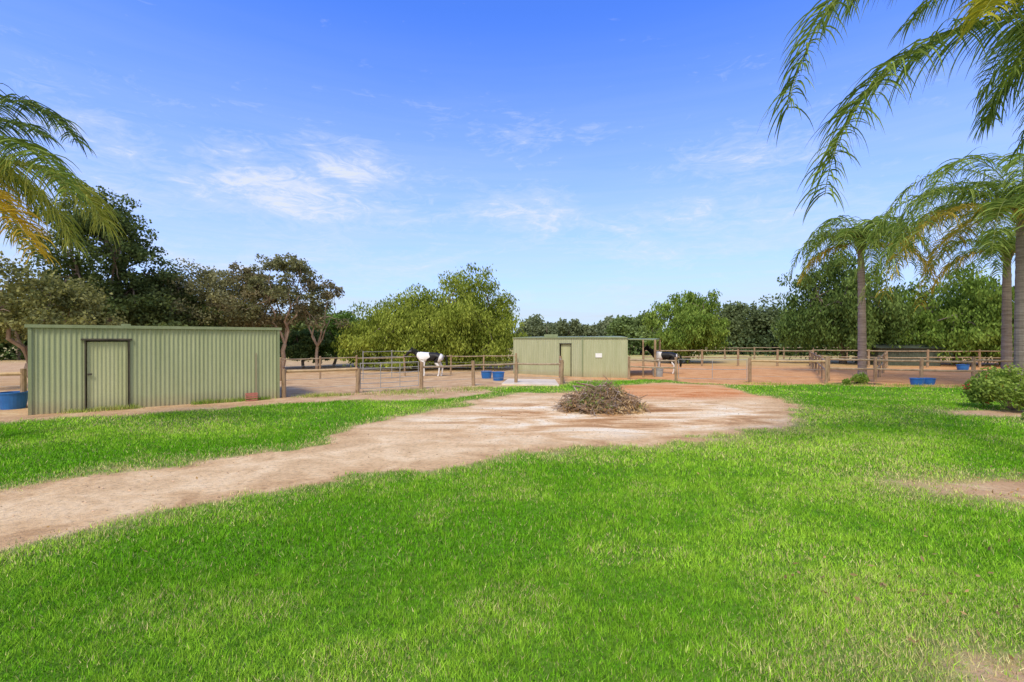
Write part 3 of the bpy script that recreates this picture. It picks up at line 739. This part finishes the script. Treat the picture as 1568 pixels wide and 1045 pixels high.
# ------------------------------------------------------------ horses
def horse(name, loc, rotz, dark, light, thr, seed, headdown=0.0, scale=1.0):
    e = empty(name, (loc[0], loc[1], 0)); e.rotation_euler = (0, 0, rotz); e.scale = (scale,)*3
    hd = headdown
    V = [(-.55, 0, 1.20, .27), (-.2, 0, 1.17, .29), (.2, 0, 1.14, .31), (.52, 0, 1.16, .26),
         (.80, 0, 1.36-.18*hd, .175), (1.02, 0, 1.60-.6*hd, .125), (1.16, 0, 1.80-1.0*hd, .10), (1.30, 0, 1.68-1.05*hd, .115), (1.45, 0, 1.52-1.1*hd, .08), (1.60, 0, 1.38-1.12*hd, .065),
         (-.78, 0, 1.22, .15)]
    E_ = [(0, 1), (1, 2), (2, 3), (3, 4), (4, 5), (5, 6), (6, 7), (7, 8), (8, 9), (0, 10)]
    def chain(start, pts):
        prev = start
        for p in pts: V.append(p); E_.append((prev, len(V)-1)); prev = len(V)-1
    for s, o in ((-1, .0), (1, .10)):
        chain(3, [(.50, s*.15, .98, .14), (.42-o, s*.17, .80, .085), (.45-o, s*.17, .48, .058), (.44-o*1.4, s*.17, .16, .042), (.48-o*1.4, s*.17, .05, .058), (.50-o*1.4, s*.17, .0, .062)])
        chain(0, [(-.58, s*.15, 1.02, .2), (-.44+o, s*.18, .84, .125), (-.70+o, s*.17, .54, .062), (-.66+o, s*.17, .17, .043), (-.62+o, s*.17, .05, .058), (-.60+o, s*.17, .0, .062)])
    for s in (-1, 1): chain(6, [(1.13, s*.06, 1.90-1.0*hd, .03), (1.14, s*.07, 1.98-1.0*hd, .012)])
    me = bpy.data.meshes.new('body'); me.from_pydata([v[:3] for v in V], E_, [])
    o = bpy.data.objects.new('body', me); scene.collection.objects.link(o); o.parent = e
    md = o.modifiers.new('skin', 'SKIN'); md.use_smooth_shade = True
    sk = me.skin_vertices[0].data
    for i, v in enumerate(V): sk[i].radius = (v[3]*.92, v[3]*.92)
    sk[0].use_root = True
    sb = o.modifiers.new('sub', 'SUBSURF'); sb.levels = 2; sb.render_levels = 2
    m, nt = newmat(name+'_coat'); tc = N(nt, 'ShaderNodeTexCoord')
    mp = N(nt, 'ShaderNodeMapping'); mp.inputs['Location'].default_value = (seed*1.7, seed*.9, 0); nt.links.new(tc.outputs['Object'], mp.inputs[0])
    nn = noise(nt, mp.outputs[0], 1.0, 1, .4, .2)
    sx = N(nt, 'ShaderNodeSeparateXYZ'); nt.links.new(tc.outputs['Object'], sx.inputs[0])
    X_, Z_ = sx.outputs[0], sx.outputs[2]
    wx = math_(nt, 'ADD', X_, math_(nt, 'MULTIPLY', math_(nt, 'SUBTRACT', nn, .5), 1.2))
    band = math_(nt, 'SINE', math_(nt, 'MULTIPLY', wx, 5.2))
    v_ = math_(nt, 'ADD', math_(nt, 'MULTIPLY', band, .5), .5)
    v_ = math_(nt, 'SUBTRACT', v_, math_(nt, 'MULTIPLY', math_(nt, 'GREATER_THAN', X_, .85), .9))
    v_ = math_(nt, 'ADD', v_, math_(nt, 'MULTIPLY', math_(nt, 'LESS_THAN', Z_, .8), .7))
    c = ramp(nt, v_, [(thr-.01, dark), (thr+.01, light)])
    finish(nt, c, .5, None, spec=.3); me.materials.append(m)
    b = B(); r = np.random.RandomState(seed)
    for k in range(60):
        y0 = r.randn()*.03
        tube(b, [(-.86, y0, 1.30), (-.97+r.randn()*.02, y0*1.5, 1.12), (-1.0+r.randn()*.03, y0*2, .8), (-.96+r.randn()*.04, y0*1.6, .42+r.rand()*.15)], [.012, .014, .012, .003], 0, 4, False)
    for k in range(70):
        t = r.rand(); px = .62+.52*t; pz = (1.42-.1*hd)+(.5-.9*hd)*t
        tube(b, [(px-.04, 0, pz+.02), (px-.06, .09, pz-.02), (px-.03, .15, pz-.22)], [.012, .012, .003], 0, 4, False)
    bo = b.obj('mane_and_tail', [M_dark]); bo.parent = e
    return e
horse('horse', at(659, 26.2), math.pi*.96, (.015, .013, .012), (.75, .73, .70), .62, 3, .25, .92)
horse('horse', at(1018, 28.2), math.pi*.85, (.012, .011, .011), (.70, .67, .65), .78, 5, .1, .9)

# ------------------------------------------------------------ sky and sun
sd = Vector((-.28, -.72, 1.0)).normalized()
el = math.asin(sd.z); rot = math.atan2(sd.x, sd.y)
w = bpy.data.worlds.new('World'); scene.world = w; w.use_nodes = True
nt = w.node_tree; nt.nodes.clear()
sky = N(nt, 'ShaderNodeTexSky'); sky.sky_type = 'NISHITA'; sky.sun_disc = False
sky.sun_elevation = el; sky.sun_rotation = rot; sky.air_density = 1.0; sky.dust_density = .5; sky.ozone_density = 2.0
skc = mix(nt, 1.0, sky.outputs[0], (.66, 1.10, 2.30), 'MULTIPLY')
tc = N(nt, 'ShaderNodeTexCoord'); Gd = tc.outputs['Generated']
sep = N(nt, 'ShaderNodeSeparateXYZ'); nt.links.new(Gd, sep.inputs[0])
mp = N(nt, 'ShaderNodeMapping'); mp.inputs['Scale'].default_value = (1.0, 1.0, 3.2); mp.inputs['Rotation'].default_value = (0, R(10), 0)
nt.links.new(Gd, mp.inputs[0])
cn = noise(nt, mp.outputs[0], 4.2, 8, .60, 1.6)
cn2 = noise(nt, mp.outputs[0], 15, 6, .68, 2.4)
def blob(u, v, wx, wz):
    d = Vector((u-784, 740, 520-v)).normalized()
    a = math_(nt, 'DIVIDE', math_(nt, 'SUBTRACT', sep.outputs[0], d.x), wx)
    c = math_(nt, 'DIVIDE', math_(nt, 'SUBTRACT', sep.outputs[2], d.z), wz)
    s = math_(nt, 'ADD', math_(nt, 'MULTIPLY', a, a), math_(nt, 'MULTIPLY', c, c))
    f = math_(nt, 'SUBTRACT', 1.0, math_(nt, 'POWER', s, .5), True)
    return math_(nt, 'MULTIPLY', f, math_(nt, 'GREATER_THAN', sep.outputs[1], 0))
tot = None
for (u, v, wx, wz, k) in [(440, 300, .36, .11, .95), (530, 265, .15, .08, .95), (790, 325, .24, .07, .75), (840, 200, .14, .04, .6), (1140, 250, .16, .07, .75), (1130, 345, .45, .08, .65), (150, 260, .28, .16, .6), (300, 400, .5, .10, .5)]:
    q = math_(nt, 'MULTIPLY', blob(u, v, wx, wz), k)
    tot = q if tot is None else math_(nt, 'MAXIMUM', tot, q)
wis = math_(nt, 'ADD', math_(nt, 'MULTIPLY', cn, .75), math_(nt, 'MULTIPLY', cn2, .5))
cl = math_(nt, 'ADD', wis, math_(nt, 'MULTIPLY', tot, .36))
high = math_(nt, 'MULTIPLY', math_(nt, 'SUBTRACT', sep.outputs[2], .33, True), .35)
cl = math_(nt, 'SUBTRACT', cl, high)
cl = ramp(nt, cl, [(.68, 0.0), (.84, .24), (1.04, .85)])
hz = math_(nt, 'SUBTRACT', 1.0, math_(nt, 'DIVIDE', sep.outputs[2], .56), True)
mpb = N(nt, 'ShaderNodeMapping'); mpb.inputs['Scale'].default_value = (1, 1, 15); nt.links.new(Gd, mpb.inputs[0])
bn = noise(nt, mpb.outputs[0], 2.4, 5, .6, .5)
hb_ = math_(nt, 'MULTIPLY', math_(nt, 'POWER', hz, 1.25), math_(nt, 'ADD', .50, math_(nt, 'MULTIPLY', bn, .85)), True)
col = mix(nt, hb_, skc, (4.5, 5.15, 5.75))
col = mix(nt, cl, col, (5.4, 5.7, 6.0))
# pale cloud sheet added behind the camera, out of view, for soft fill light
fill_cloud = math_(nt, 'MULTIPLY', math_(nt, 'SUBTRACT', math_(nt, 'MULTIPLY', sep.outputs[1], -1.6), .05, True), .85)
col = mix(nt, fill_cloud, col, (7.9, 7.5, 6.8))
bg = N(nt, 'ShaderNodeBackground'); bg.inputs[1].default_value = .15
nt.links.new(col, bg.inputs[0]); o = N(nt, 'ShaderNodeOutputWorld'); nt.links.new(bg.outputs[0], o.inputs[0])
sl = bpy.data.lights.new('sun', 'SUN'); sl.energy = 3.1; sl.angle = R(14); sl.color = (1, .93, .79)
so = bpy.data.objects.new('sun', sl); scene.collection.objects.link(so); so.rotation_euler = (-sd).to_track_quat('-Z', 'Y').to_euler(); so.location = (0, 0, 30)

# ------------------------------------------------------------ camera
cam = bpy.data.cameras.new('camera'); cam.lens = 17.0; cam.sensor_width = 36; cam.clip_end = 6000; cam.clip_start = .05
co = bpy.data.objects.new('camera', cam); scene.collection.objects.link(co); co.location = (0, 0, CAM_H); co.rotation_euler = (R(89.8), 0, 0)
scene.camera = co
scene.view_settings.view_transform = 'Standard'; scene.view_settings.look = 'None'; scene.view_settings.exposure = 0
